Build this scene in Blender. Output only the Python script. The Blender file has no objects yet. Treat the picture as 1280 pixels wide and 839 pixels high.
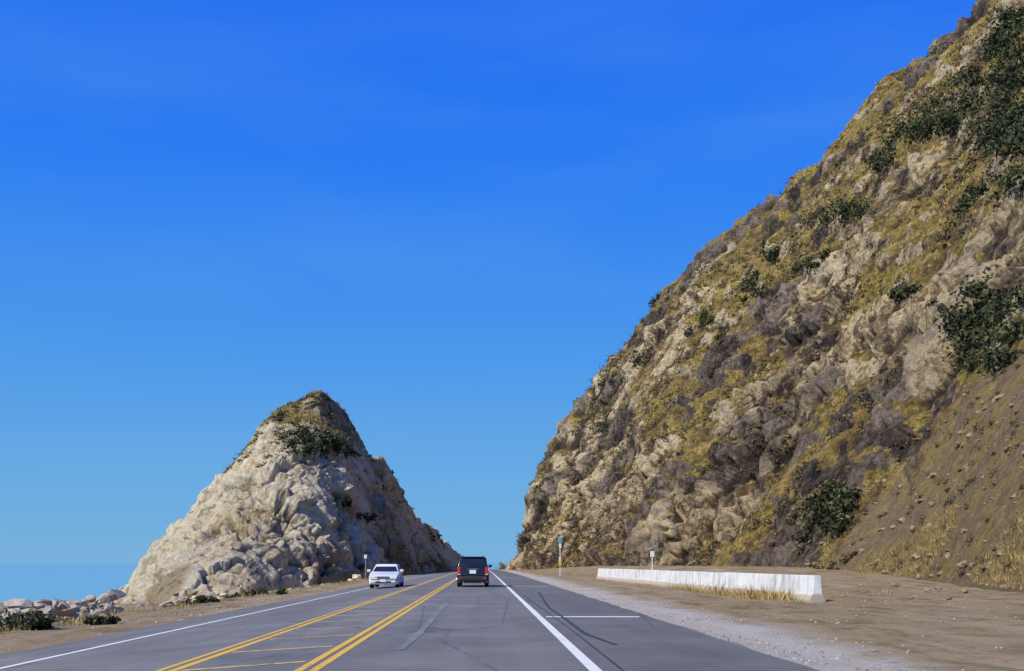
import bpy, bmesh, math, random
import numpy as np
from mathutils import Vector, Matrix
random.seed(7)
rng = np.random.default_rng(7)
F = 1280*35/36.0
CX, CY, CH = 603.0, 704.0, 1.35
scene = bpy.context.scene

# ------------------------------------------------------------------ helpers
def link(o):
    scene.collection.objects.link(o); return o

def fast_mesh(name, V, Fc, mats=(), smooth=False, attrs=None, midx=None):
    V = np.asarray(V, dtype=np.float32); Fc = np.asarray(Fc, dtype=np.int32)
    k = Fc.shape[1]; M = len(Fc)
    me = bpy.data.meshes.new(name)
    me.vertices.add(len(V)); me.vertices.foreach_set('co', V.ravel())
    me.loops.add(M*k); me.loops.foreach_set('vertex_index', Fc.ravel())
    me.polygons.add(M)
    me.polygons.foreach_set('loop_start', np.arange(0, M*k, k, dtype=np.int32))
    me.polygons.foreach_set('loop_total', np.full(M, k, dtype=np.int32))
    me.polygons.foreach_set('use_smooth', np.full(M, smooth, dtype=bool))
    if midx is not None:
        me.polygons.foreach_set('material_index', np.asarray(midx, dtype=np.int32))
    me.update(calc_edges=True)
    me.validate()
    if attrs:
        for n, a in attrs.items():
            at = me.attributes.new(n, 'FLOAT', 'POINT')
            at.data.foreach_set('value', np.asarray(a, dtype=np.float32).ravel())
    for m in mats: me.materials.append(m)
    return link(bpy.data.objects.new(name, me))

def grid_faces(nr, nc):
    i = np.arange(nr-1)[:, None]*nc + np.arange(nc-1)[None, :]
    return np.stack([i, i+1, i+nc+1, i+nc], -1).reshape(-1, 4)

def _h(ix, iy, iz, s):
    h = (ix.astype(np.int64)*374761393 + iy.astype(np.int64)*668265263 + iz.astype(np.int64)*2147483647 + s*1274126177) & 0xFFFFFFFF
    h = ((h ^ (h >> 13))*1274126177) & 0xFFFFFFFF
    h = ((h ^ (h >> 16))*2246822519) & 0xFFFFFFFF
    h = h ^ (h >> 15)
    return (h & 0xFFFFFF)/float(0xFFFFFF)

def vnoise(p, s=0):
    ip = np.floor(p).astype(np.int64); f = p-ip
    u = f*f*f*(f*(f*6-15)+10)
    x, y, z = ip[:, 0], ip[:, 1], ip[:, 2]
    r = 0
    for dx in (0, 1):
        wx = u[:, 0] if dx else 1-u[:, 0]
        for dy in (0, 1):
            wy = u[:, 1] if dy else 1-u[:, 1]
            for dz in (0, 1):
                wz = u[:, 2] if dz else 1-u[:, 2]
                r = r + _h(x+dx, y+dy, z+dz, s)*wx*wy*wz
    return r*2-1

ROT = np.array([[.36, .48, -.8], [-.8, .6, 0], [.48, .64, .6]])
def fbm(p, o=4, s=0, gain=.5):
    r = 0; a = 1; t = 0
    for i in range(o):
        r = r + a*vnoise(p*(2.03**i)+i*17.3, s+i); t += a; a *= gain
        p = p@ROT if i % 2 == 0 else p@ROT.T
    return r/t
def fbm_an(p, o=4, s=0, gain=.5):
    r = 0; a = 1; t = 0
    for i in range(o):
        r = r + a*vnoise(p*(1.87**i)+i*17.37, s+i); t += a; a *= gain
    return r/t

def ridged(p, o=4, s=0):
    r = 0; a = 1; t = 0
    for i in range(o):
        r = r + a*(1-np.abs(vnoise(p*(2.03**i)+i*11.7, s+i))*2); t += a; a *= .5
    return r/t

def cells(p, s=0):
    ip = np.floor(p).astype(np.int64); f = p-ip
    d1 = np.full(len(p), 9.); d2 = np.full(len(p), 9.); v = np.zeros(len(p))
    for dx in (-1, 0, 1):
        for dy in (-1, 0, 1):
            for dz in (-1, 0, 1):
                x, y, z = ip[:, 0]+dx, ip[:, 1]+dy, ip[:, 2]+dz
                hx, hy, hz = _h(x, y, z, s), _h(x, y, z, s+1), _h(x, y, z, s+2)
                d = (dx+hx-f[:, 0])**2+(dy+hy-f[:, 1])**2+(dz+hz-f[:, 2])**2
                c = d < d1
                d2 = np.where(c, d1, np.minimum(d2, d)); d1 = np.where(c, d, d1)
                v = np.where(c, _h(x, y, z, s+3), v)
    return v, np.sqrt(d2)-np.sqrt(d1)

def sstep(a, b, x):
    t = np.clip((x-a)/(b-a), 0, 1); return t*t*(3-2*t)

# ------------------------------------------------------------------ node helpers
class NT:
    def __init__(s, name):
        s.m = bpy.data.materials.new(name); s.m.use_nodes = True
        s.t = s.m.node_tree; s.t.nodes.clear()
        s.out = s.n('ShaderNodeOutputMaterial'); s.b = s.n('ShaderNodeBsdfPrincipled')
        s.t.links.new(s.b.outputs[0], s.out.inputs[0])
        s.b.inputs['Specular IOR Level'].default_value = .25
        s.tc = s.n('ShaderNodeTexCoord').outputs['Object']
    def n(s, k): return s.t.nodes.new(k)
    def l(s, a, b):
        if isinstance(a, bpy.types.NodeSocket): s.t.links.new(a, b)
        else: b.default_value = a
    def mp(s, sc, rot=(0, 0, 0), loc=(0, 0, 0)):
        m = s.n('ShaderNodeMapping'); m.inputs['Scale'].default_value = sc
        m.inputs['Rotation'].default_value = rot; m.inputs['Location'].default_value = loc
        s.t.links.new(s.tc, m.inputs[0]); return m.outputs[0]
    def noise(s, scale, det=6, rough=.6, vec=None, dist=0):
        k = s.n('ShaderNodeTexNoise'); k.inputs['Scale'].default_value = scale
        k.inputs['Detail'].default_value = det; k.inputs['Roughness'].default_value = rough
        k.inputs['Distortion'].default_value = dist
        s.t.links.new(vec or s.tc, k.inputs['Vector']); return k.outputs['Fac']
    def voro(s, scale, feat='F1', vec=None, out='Distance'):
        k = s.n('ShaderNodeTexVoronoi'); k.feature = feat; k.inputs['Scale'].default_value = scale
        s.t.links.new(vec or s.tc, k.inputs['Vector']); return k.outputs[out]
    def ramp(s, f, stops, interp='LINEAR'):
        k = s.n('ShaderNodeValToRGB'); cr = k.color_ramp; cr.interpolation = interp
        while len(cr.elements) < len(stops): cr.elements.new(.5)
        for e, (p, c) in zip(cr.elements, stops):
            e.position = p; e.color = (c[0], c[1], c[2], 1) if hasattr(c, '__len__') else (c, c, c, 1)
        s.t.links.new(f, k.inputs[0]); return k.outputs[0]
    def mix(s, f, a, b, mode='MIX'):
        k = s.n('ShaderNodeMix'); k.data_type = 'RGBA'; k.blend_type = mode
        for v, i in ((f, 0), (a, 6), (b, 7)):
            if isinstance(v, bpy.types.NodeSocket): s.t.links.new(v, k.inputs[i])
            elif hasattr(v, '__len__'): k.inputs[i].default_value = (*v, 1)
            else: k.inputs[i].default_value = v if i == 0 else (v, v, v, 1)
        return k.outputs[2]
    def math(s, op, a, b=0, clamp=False):
        k = s.n('ShaderNodeMath'); k.operation = op; k.use_clamp = clamp
        s.l(a, k.inputs[0]); s.l(b, k.inputs[1]); return k.outputs[0]
    def attr(s, n):
        k = s.n('ShaderNodeAttribute'); k.attribute_name = n; return k.outputs['Fac']
    def xyz(s):
        k = s.n('ShaderNodeSeparateXYZ'); s.t.links.new(s.tc, k.inputs[0]); return k.outputs
    def bump(s, h, st, d):
        k = s.n('ShaderNodeBump'); k.inputs['Strength'].default_value = st; k.inputs['Distance'].default_value = d
        s.t.links.new(h, k.inputs['Height']); s.t.links.new(k.outputs[0], s.b.inputs['Normal'])
    def col(s, c):
        if isinstance(c, bpy.types.NodeSocket): s.t.links.new(c, s.b.inputs['Base Color'])
        else: s.b.inputs['Base Color'].default_value = (*c, 1)
        return s
    def rough(s, r): s.l(r, s.b.inputs['Roughness']); return s

def simple(name, c, r=.5, spec=.4, metal=0, var=.12, scale=6):
    t = NT(name)
    n = t.noise(scale, 4)
    t.col(t.mix(n, tuple(x*(1-var) for x in c), tuple(min(1, x*(1+var)) for x in c)))
    t.rough(r); t.b.inputs['Specular IOR Level'].default_value = spec; t.b.inputs['Metallic'].default_value = metal
    return t.m

# ------------------------------------------------------------------ materials
def mat_hill(name, pale):
    t = NT(name)
    n_big = t.noise(.04, 5, .6)
    n_mid = t.noise(.25, 8, .70)
    n_fin = t.noise(1.5, 8, .75)
    blk = t.attr('blk'); band = t.attr('band')
    grass = t.ramp(n_mid, [(.32, (.080, .055, .030)), (.43, (.17, .115, .050)), (.52, (.33, .232, .075)), (.60, (.48, .365, .12)), (.72, (.21, .15, .075))])
    olive = t.ramp(n_fin, [(.35, (.090, .070, .026)), (.5, (.31, .24, .062)), (.68, (.53, .42, .13))])
    grass = t.mix(t.ramp(t.noise(.10, 6, .65), [(.47, 0), (.57, .85)]), grass, olive)
    grass = t.mix(t.ramp(t.noise(.45, 7, .75), [(.54, 0), (.61, .85)]), grass, t.mix(n_fin, (.05, .042, .03), (.16, .115, .07)))
    grass = t.mix(.85, grass, t.ramp(n_fin, [(.3, .3), (.5, .95), (.7, 1.5)]), 'MULTIPLY')
    v = t.math('ADD', t.math('MULTIPLY', blk, .45), t.math('MULTIPLY', n_fin, .55))
    v = t.math('ADD', v, t.math('MULTIPLY', t.math('SUBTRACT', n_mid, .5), .8))
    if pale:
        rock = t.ramp(v, [(.22, (.30, .22, .12)), (.32, (.58, .46, .27)), (.43, (.78, .66, .43)), (.60, (.88, .79, .57)), (.8, (.62, .50, .31))])
        rock = t.mix(t.ramp(band, [(.22, .75), (.33, 0)]), rock, (.36, .27, .15))
        z = t.math('ADD', t.math('MULTIPLY', t.xyz()[2], .028), t.math('MULTIPLY', t.math('SUBTRACT', n_mid, .5), 1.6))
        rock = t.mix(t.ramp(z, [(.50, 0), (.82, .85)]), rock, t.mix(n_fin, (.11, .08, .04), (.50, .37, .18)))
        dk = t.ramp(t.noise(.5, 7, .7, t.mp((1.3, 1.3, .30), (0, .35, 0)), 1), [(.37, .32), (.45, 1)])
        rock = t.mix(.65, rock, dk, 'MULTIPLY')
    else:
        rock = t.ramp(v, [(.28, (.040, .034, .034)), (.38, (.12, .092, .068)), (.46, (.24, .18, .11)), (.54, (.41, .315, .18)), (.64, (.66, .54, .34)), (.78, (.26, .22, .18))])
        dkrock = t.ramp(v, [(.3, (.030, .026, .027)), (.5, (.12, .094, .074)), (.7, (.27, .22, .17))])
        rock = t.mix(t.ramp(band, [(.40, 1), (.53, 0)]), rock, dkrock)
    rock = t.mix(.5 if pale else .8, rock, t.ramp(n_fin, [(.32, .4), (.5, 1), (.68, 1.4)]), 'MULTIPLY')
    talus = t.mix(n_fin, (.17, .12, .072), (.36, .27, .16))
    talus = t.mix(t.ramp(t.noise(.30, 7, .75, t.mp((1, 1, .4))), [(.45, 0), (.55, .9)]), talus, t.mix(n_fin, (.17, .125, .045), (.48, .37, .14)))
    talus = t.mix(.6, talus, t.ramp(n_fin, [(.32, .5), (.5, 1), (.68, 1.3)]), 'MULTIPLY')
    m = t.math('ADD', t.attr('rock'), t.math('MULTIPLY', t.math('SUBTRACT', n_mid, .5), 1.8))
    m = t.ramp(m, [(.44, 0), (.52, 1)])
    c = t.mix(m, grass, rock)
    tm = t.math('ADD', t.attr('talus'), t.math('MULTIPLY', t.math('SUBTRACT', n_mid, .5), 1.4))
    c = t.mix(t.ramp(tm, [(.4, 0), (.6, 1)]), c, talus)
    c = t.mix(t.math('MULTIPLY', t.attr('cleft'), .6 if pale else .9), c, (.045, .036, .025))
    c = t.mix(.25 if pale else .6, c, t.ramp(n_big, [(.3, .65), (.6, 1.2)]), 'MULTIPLY')
    t.col(c).rough(.95); t.b.inputs['Specular IOR Level'].default_value = .1
    t.bump(n_fin, 1.0, 1.1)
    return t.m

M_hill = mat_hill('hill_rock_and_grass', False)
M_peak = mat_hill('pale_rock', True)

def mat_ground():
    t = NT('dirt_and_gravel')
    x = t.xyz()[0]
    n1 = t.noise(.35, 6, .65); n2 = t.noise(6, 6, .7); n3 = t.noise(45, 3, .7)
    dirt = t.mix(n1, (.21, .155, .085), (.40, .31, .18))
    dirt = t.mix(.8, dirt, t.ramp(n2, [(.3, .55), (.5, 1), (.7, 1.3)]), 'MULTIPLY')
    dirt = t.mix(t.ramp(t.noise(.8, 7, .75, t.mp((1, .5, 1))), [(.50, 0), (.61, .85)]), dirt, (.16, .125, .05))
    gr = t.ramp(n3, [(.3, (.22, .2, .17)), (.5, (.50, .47, .41)), (.65, (.70, .67, .60))])
    f = t.math('ADD', x, t.math('MULTIPLY', t.math('SUBTRACT', n1, .5), 5.0))
    f = t.math('ADD', f, t.math('MULTIPLY', t.math('SUBTRACT', n2, .5), 3.0))
    f = t.math('MULTIPLY', t.math('SUBTRACT', f, 3.2), 1/5.0)
    g = t.ramp(f, [(0, .75), (.45, .95), (.75, 0)])
    g = t.mix(t.ramp(t.math('MULTIPLY', x, .2), [(0, 0), (.05, 1)]), 0, g)
    c = t.mix(g, dirt, gr)
    tr = t.noise(.5, 5, .6, t.mp((1.6, .12, 1), (0, 0, .25)))
    c = t.mix(t.ramp(tr, [(.5, 0), (.62, .45)]), c, (.42, .34, .24))
    t.col(c).rough(.95); t.b.inputs['Specular IOR Level'].default_value = .1
    t.bump(t.math('ADD', n2, t.math('MULTIPLY', n3, .4)), .8, .08)
    return t.m
M_ground = mat_ground()

def mat_asphalt():
    t = NT('asphalt')
    x = t.xyz()[0]
    st = t.noise(1.0, 6, .6, t.mp((1.9, .03, 1)))
    n1 = t.noise(.5, 5, .6); n3 = t.noise(60, 3, .7)
    c = t.mix(st, (.125, .126, .122), (.215, .213, .203))
    sh = t.ramp(t.math('MULTIPLY', x, .1), [(.142, 1), (.15, .86)])
    c = t.mix(1.0, c, sh, 'MULTIPLY')
    c = t.mix(.6, c, t.ramp(n1, [(.35, .72), (.65, 1.22)]), 'MULTIPLY')
    pt = t.n('ShaderNodeTexVoronoi'); pt.distance = 'CHEBYCHEV'; pt.inputs['Scale'].default_value = .28
    t.t.links.new(t.mp((1, .22, 1)), pt.inputs['Vector'])
    pv = t.n('ShaderNodeSeparateXYZ'); t.t.links.new(pt.outputs['Color'], pv.inputs[0])
    c = t.mix(1.0, c, t.ramp(pv.outputs[0], [(0, .90), (.5, 1.0), (1, 1.08)]), 'MULTIPLY')
    c = t.mix(.8, c, t.ramp(n3, [(.3, .6), (.5, 1), (.72, 1.5)]), 'MULTIPLY')
    ck = t.voro(.16, 'DISTANCE_TO_EDGE', t.mp((1.6, .5, 1), (0, 0, .1)))
    dn = t.noise(1.5, 4, .6)
    ck = t.math('ADD', ck, t.math('MULTIPLY', t.math('SUBTRACT', dn, .5), .05))
    c = t.mix(t.ramp(ck, [(0, .5), (.007, 0)]), c, (.05, .05, .053))
    t.col(c).rough(.85); t.bump(n3, .5, .01)
    return t.m
M_asph = mat_asphalt()

def mat_paint(name, c, wear=.45, under=(.13, .13, .13)):
    t = NT(name)
    n = t.noise(9, 8, .75); n2 = t.noise(.7, 3, .5)
    f = t.math('ADD', t.math('MULTIPLY', n, .7), t.math('MULTIPLY', n2, .3))
    f = t.ramp(f, [(wear-.08, 0), (wear, 1)])
    t.col(t.mix(f, under, c)).rough(.7)
    return t.m
M_white = mat_paint('white_road_paint', (.74, .74, .72), .45)
M_yel = mat_paint('yellow_road_paint', (.72, .44, .05), .46)
M_yel2 = mat_paint('worn_yellow_paint', (.66, .46, .12), .5)
M_tar = simple('tar_seal', (.045, .045, .047), .6)
M_wear = mat_paint('worn_tyre_streak', (.24, .24, .24), .55, (.17, .17, .17))

def mat_conc():
    t = NT('whitewashed_concrete')
    n = t.noise(1.5, 6, .65); v = t.noise(2.2, 6, .7, t.mp((1.2, 1.2, .18)))
    z = t.xyz()[2]
    c = t.mix(t.ramp(n, [(.35, 0), (.6, 1)]), (.56, .58, .58), (.76, .77, .76))
    c = t.mix(t.ramp(v, [(.50, 0), (.66, .8)]), c, (.33, .32, .30))
    c = t.mix(t.ramp(t.math('ADD', z, t.math('MULTIPLY', n, -.35)), [(0, .8), (.12, 0)]), c, (.36, .29, .2))
    t.col(c).rough(.85); t.bump(n, .3, .03); return t.m
M_conc = mat_conc()

def mat_leaf(name, stops):
    t = NT(name)
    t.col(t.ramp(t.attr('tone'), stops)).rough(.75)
    t.b.inputs['Specular IOR Level'].default_value = .2
    return t.m
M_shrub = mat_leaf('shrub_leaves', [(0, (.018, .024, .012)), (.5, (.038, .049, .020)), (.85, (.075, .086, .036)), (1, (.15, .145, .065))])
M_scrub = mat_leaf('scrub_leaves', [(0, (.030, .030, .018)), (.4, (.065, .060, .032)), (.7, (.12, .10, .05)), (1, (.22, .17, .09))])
M_dry = mat_leaf('dry_grass_blades', [(0, (.15, .105, .04)), (.5, (.34, .25, .09)), (1, (.55, .43, .18))])
def mat_stone(name, a, b):
    t = NT(name); n = t.noise(1.3, 8, .7); n2 = t.noise(9, 6, .7)
    c = t.mix(t.ramp(n, [(.35, 0), (.65, 1)]), a, b)
    c = t.mix(.6, c, t.ramp(n2, [(.3, .55), (.55, 1.1)]), 'MULTIPLY')
    t.col(c).rough(.9); t.bump(n2, .6, .08); return t.m
M_rip = mat_stone('riprap_stone', (.25, .22, .175), (.50, .45, .36))
M_palestone = mat_stone('pale_stone', (.48, .41, .29), (.80, .71, .54))
M_peb = mat_stone('pebbles', (.30, .26, .21), (.56, .52, .46))
M_scree = mat_stone('scree_stone', (.17, .13, .085), (.35, .28, .18))

def mat_sea():
    t = NT('sea_water')
    n = t.noise(.25, 6, .6, t.mp((.5, 1.2, 1)))
    t.col(t.mix(t.noise(.01, 4), (.145, .365, .47), (.16, .40, .505))).rough(.6)  # water colour lightened towards the horizon sky; sea haze is painted in
    t.b.inputs['Specular IOR Level'].default_value = .3
    t.b.inputs['IOR'].default_value = 1.33
    t.bump(n, .2, .2); return t.m
M_sea = mat_sea()

# ------------------------------------------------------------------ terrain functions
def xo(Y):
    Y = np.asarray(Y, float)
    return np.clip((Y-230)/100, 0, 9)**2*1.6
def zr(Y):
    Y = np.asarray(Y, float)
    return -.58*(np.clip(Y-100, 0, 200)/200)**1.6 - .9*(np.clip(Y-300, 0, 110)/60)**2 - np.clip(Y-410, 0, 300)*.04
def gz(xr, Y):
    xr = np.asarray(xr, float); Y = np.asarray(Y, float)
    z = zr(Y).copy()
    z = z - .0765*np.clip(-4.1-xr, 0, 5.2)
    z = z + 1.0*sstep(12.5, 24, xr)*sstep(45, 100, Y)
    z = z - .03*sstep(4.2, 4.6, xr)
    shelf = 1.9*sstep(-12.2, -18, xr)
    drop = 8.0*sstep(88, 112, Y)*sstep(-16, -46, xr) + 9*sstep(-70, -85, xr)
    z = z - shelf - drop
    return z

ys = np.concatenate([np.arange(-60, 10, 5), np.arange(10, 140, .8), np.arange(140, 420, 4), np.arange(420, 900, 20)])
xcols = np.concatenate([np.arange(-140, -30, 5), np.arange(-30, -9.4, .45), [-9.05, -7.3, -4.1, -1.5, 1.42, 4.25], np.arange(4.6, 30, .5), np.arange(30, 60, 4), np.arange(60, 900, 40)])
YY, XR = np.meshgrid(ys, xcols, indexing='ij')
Z = gz(XR, YY) - .02
P = np.stack([XR.ravel(), YY.ravel(), np.zeros(XR.size)], -1)
off = sstep(.0, .8, np.maximum(XR-4.25, -9.05-XR)).ravel()
Zn = Z.ravel() + off*(.10*fbm(P/3.0, 4, 5)+.05*fbm(P/.8, 2, 9)) + off*sstep(-12, -15, XR.ravel())*.5*fbm(P/4, 3, 3)
G = np.stack([(XR+xo(YY)).ravel(), YY.ravel(), Zn], -1)
ground = fast_mesh('ground', G, grid_faces(len(ys), len(xcols)), [M_ground], True)
def ground_z(X, Y):
    xr = X-float(xo(Y)); return float(gz(np.array([xr]), np.array([float(Y)]))[0])-.02

R = 45000
sea = fast_mesh('sea', [(-R, -R, -7), (R, -R, -7), (R, R, -7), (-R, R, -7)], [[0, 1, 2, 3]], [M_sea])

# road
yr = np.concatenate([np.arange(-60, 10, 5), np.arange(10, 140, .8), np.arange(140, 430, 4)])
def strip(name, x0, x1, ya, yb, lift, mat, parent=None, jag=0):
    yy = yr[(yr > ya) & (yr < yb)]; yy = np.concatenate([[ya], yy, [yb]])
    xs = np.array(sorted(set([x0, x1]+[c for c in (-9.05, -7.3, -4.1, -1.5, 1.42, 4.25) if x0 < c < x1])))
    A, B = np.meshgrid(yy, xs, indexing='ij')
    zz = gz(np.minimum(B, 4.2), A)+lift
    Bx = B.copy()
    if jag:
        Pn = np.stack([A[:, 0]*.9, A[:, 0]*0, A[:, 0]*0], -1)
        Bx[:, 0] += jag*fbm_an(Pn, 3, 1); Bx[:, -1] += jag*fbm_an(Pn, 3, 2)
    V = np.stack([(Bx+xo(A)).ravel(), A.ravel(), zz.ravel()], -1)
    o = fast_mesh(name, V, grid_faces(len(yy), len(xs)), [mat], False)
    if parent: o.parent = parent
    return o
road = strip('road', -9.05, 4.25, -60, 425, 0.0, M_asph, jag=.09)
strip('edge_line_right', 1.34, 1.50, -60, 420, .004, M_white, road)
strip('edge_line_left', -7.37, -7.22, -60, 420, .004, M_white, road)
strip('centre_line_1', -2.17, -2.06, -60, 420, .004, M_yel, road)
strip('centre_line_2', -2.36, -2.25, -60, 420, .004, M_yel, road)
strip('centre_line_3', -3.93, -3.82, -60, 420, .004, M_yel, road)
strip('centre_line_4', -4.09, -4.01, -60, 420, .004, M_yel, road)
V = []; Fc = []
for i in range(20):
    y0 = -8+2.55*i
    n = len(V); w = .17
    V += [(-3.78, y0, .004), (-2.42, y0+1.15, .004), (-2.42, y0+1.15+w, .004), (-3.78, y0+w, .004)]; Fc.append([n, n+1, n+2, n+3])
h = fast_mesh('median_hatching', V, Fc, [M_yel2]); h.parent = road
V = []; Fc = []
for yc in (25.0, 58.5, 92, 4):
    n = len(V); V += [(1.6, yc-.2, .004), (3.95, yc-.2, .004), (3.95, yc+.2, .004), (1.6, yc+.2, .004)]; Fc.append([n, n+1, n+2, n+3])
h = fast_mesh('shoulder_cross_marks', V, Fc, [M_white]); h.parent = road
def snake(name, pts, w, mat=M_tar):
    pts = np.array(pts, float); V = []; Fc = []
    t = np.linspace(0, len(pts)-1, 60)
    px = np.interp(t, range(len(pts)), pts[:, 0]); py = np.interp(t, range(len(pts)), pts[:, 1])
    for k in range(3):
        px[1:-1] = (px[:-2]+px[1:-1]+px[2:])/3; py[1:-1] = (py[:-2]+py[1:-1]+py[2:])/3
    for i in range(60):
        j = min(i+1, 59); i0 = max(i-1, 0)
        d = np.array([px[j]-px[i0], py[j]-py[i0]]); d /= np.linalg.norm(d)+1e-9
        ww = w*(.7+.5*random.random())
        for s_ in (-1, 1):
            X_ = px[i]-s_*d[1]*ww; Y_ = py[i]+s_*d[0]*ww
            V.append((X_, Y_, float(gz(np.array([X_]), np.array([Y_]))[0])+.007))
    for i in range(59): Fc.append([2*i, 2*i+1, 2*i+3, 2*i+2])
    o = fast_mesh(name, V, Fc, [mat]); o.parent = road
snake('tar_seam_1', [(2.6, 46), (2.3, 38), (2.0, 30), (2.0, 24), (1.95, 19), (2.2, 16.4)], .045)
snake('tar_seam_2', [(1.75, 10), (1.8, 20), (1.72, 40), (1.8, 90)], .018)
snake('tyre_streak', [(-1.28, 15.5), (-1.22, 18), (-1.2, 24), (-1.22, 34)], .08, M_wear)

# ------------------------------------------------------------------ hills
def basis(n):
    n = np.array(n, float); n /= np.linalg.norm(n)
    a = np.cross(n, [0, 0, 1.]); a /= np.linalg.norm(a); b = np.cross(n, a)
    return np.stack([n, a, b], 1)
def blur2(a, k):
    for ax in (0, 1):
        c = np.cumsum(np.concatenate([np.repeat(np.take(a, [0], ax), k+1, ax), a, np.repeat(np.take(a, [-1], ax), k, ax)], ax), ax)
        n = a.shape[ax]; w = 2*k+1
        a = (np.take(c, range(w, w+n), ax)-np.take(c, range(0, n), ax))/w
    return a

def build_hill(name, a0, a1, nc, nr, sil, D0t, D1t, zb, gp, mat, rockblobs, talusfn, bed, amp, rock_bias, seed, back=(.6, .55), blockamp=1.15, steep=(.70, 2.2), thr=(.0, .35), cs=(4.6, 8.0), layamp=.7, ztop=None):
    a = np.linspace(a0, a1, nc)
    u = np.linspace(0, 1, nr); tf = -.06+1.06*u**1.25
    tb = 1+np.linspace(0, 1, 26)[1:]**1.2*back[0]
    t = np.concatenate([tf, tb])
    sil = np.array(sil, float); sa = (sil[:, 0]-CX)/F; sb = (CY-sil[:, 1])/F
    b = np.interp(a, sa, sb)
    D0 = np.interp(a, *zip(*D0t)); D1 = np.interp(a, *zip(*D1t))
    kk = max(5, nc//14); pad = lambda v: np.concatenate([np.full(kk, v[0]), v, np.full(kk, v[-1])])
    sm = lambda v: np.convolve(pad(v), np.ones(kk)/kk, 'same')[kk:-kk]
    D0 = sm(D0); D1 = sm(D1)
    Zr = CH+b*D1
    T, A = np.meshgrid(t, a, indexing='ij')
    D = D0+(D1-D0)*T
    zbase = np.interp(a, *zip(*zb))
    tt = np.clip(T, 0, 1)
    g = tt**gp
    Zz = zbase+(Zr-zbase)*g
    Zz = np.where(T < 0, zbase+T*30, Zz)
    tbk = np.clip(T-1, 0, None)/back[0]
    Zz = np.where(T > 1, Zr-(Zr-zbase+4)*(tbk**1.15)*back[1], Zz)
    Pb = np.stack([A*D, D, Zz], -1)
    du = np.gradient(Pb, axis=0); dv = np.gradient(Pb, axis=1)
    N = np.cross(dv, du); N /= np.linalg.norm(N, axis=-1, keepdims=True)+1e-9
    N = np.stack([blur2(N[..., k], 5) for k in range(3)], -1); N /= np.linalg.norm(N, axis=-1, keepdims=True)+1e-9
    p = Pb.reshape(-1, 3); n = N.reshape(-1, 3)
    px = CX+p[:, 0]/p[:, 1]*F; py = CY-(p[:, 2]-CH)/p[:, 1]*F
    front = (T.ravel() <= 1) & (T.ravel() > 0)
    def find(qx, qy, pts=None, fr=front):
        X_ = px if pts is None else pts[0]; Y_ = py if pts is None else pts[1]
        d = (X_-qx)**2+(Y_-qy)**2+np.where(fr, 0, 1e9)
        return int(np.argmin(d))
    rock = np.zeros(len(p))
    for (qx, qy, qr, s_) in rockblobs:
        i = find(qx, qy); c = p[i]; rr = qr*c[1]/F
        dd = np.linalg.norm((p-c)*np.array([1, .7, 1]), axis=1)/rr
        rock = np.maximum(rock, s_*np.exp(-dd**2*.8))
    B = basis(bed)
    warp = np.stack([fbm(p/17, 4, seed+50), fbm(p/19, 3, seed+51), fbm(p/19, 3, seed+52)], -1)*4.0
    q = p@B+warp
    w2 = np.stack([fbm(p/3.2, 3, seed+80), fbm(p/3.4, 2, seed+81), fbm(p/3.4, 2, seed+82)], -1)
    ql = q+w2*np.array([1.1, 2.5, 2.5])
    big = fbm(p/38, 3, seed)
    gully = ridged(q*np.array([1/15., 1/38., 1/38.]), 3, seed+3)
    mid = fbm(p/6.5, 4, seed+6)
    lay = 1.4*fbm_an(ql*np.array([1/5.5, 1/13., 1/13.]), 2, seed+9, .4)
    ledge = np.abs(fbm_an(ql*np.array([1/7., 1/18., 1/18.]), 2, seed+12))
    fine = fbm(p/2.2, 3, seed+14, .5)
    band = .5+.5*1.5*fbm_an(ql*np.array([1/8., 1/24., 1/24.]), 3, seed+70)
    rockn = sstep(thr[0], thr[1], fbm_an(q*np.array([1/14., 1/34., 1/34.]), 4, seed+20)+.25*mid)
    rm = np.clip(rock+rockn*rock_bias, 0, 1)
    pw = (p@B)+w2*1.6+warp*.6
    v1, e1 = cells(pw*np.array([1/cs[0], 1/cs[1], 1/cs[1]]), seed+30)
    v2, e2 = cells((pw@ROT)*(2.0/cs[0]), seed+40)
    tal = talusfn(p, px, py, T.ravel()); rm = rm*(1-tal)
    blocks = (v1-.5)*2.9+(v2-.5)*.95-.8*np.clip(.12-e1, 0, 1)/.12-.35*np.clip(.12-e2, 0, 1)/.12
    blocks = blur2(blocks.reshape(T.shape), 1).ravel()
    d = amp*(2.6*big+2.4*gully+1.9*mid)*(1-.6*tal)
    d = d+(1-tal)*(layamp*lay*(.35+.65*rm)-1.3*sstep(.08, .03, ledge)*rm+(.5+.4*rm)*fine)+tal*.28*fine
    d = d+rm*blocks*blockamp
    fade = sstep(-.02, .05, T.ravel())
    if ztop: fade = fade*(1-.65*sstep(ztop-7, ztop, p[:, 2]))
    scl = np.clip(p[:, 1]/130., .35, 1.2)
    d = d*fade*scl
    pd = p+n*d[:, None]
    f = grid_faces(len(t), nc)
    Pd = pd.reshape(Pb.shape)
    N2 = np.cross(np.gradient(Pd, axis=1), np.gradient(Pd, axis=0)); N2 /= np.linalg.norm(N2, axis=-1, keepdims=True)+1e-9
    nz = np.abs(blur2(N2[..., 2], 4)).ravel()
    dg = d.reshape(T.shape)
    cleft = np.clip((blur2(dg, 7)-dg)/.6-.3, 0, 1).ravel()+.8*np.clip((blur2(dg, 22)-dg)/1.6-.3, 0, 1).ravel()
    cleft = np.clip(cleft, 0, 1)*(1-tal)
    rock_attr = np.clip(rm*.6+(steep[0]-nz)*steep[1]*(1-tal), 0, 1)
    blk = np.clip(.5+(v1-.5)*.55+(v2-.5)*.45+lay*.2, 0, 1)
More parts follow.
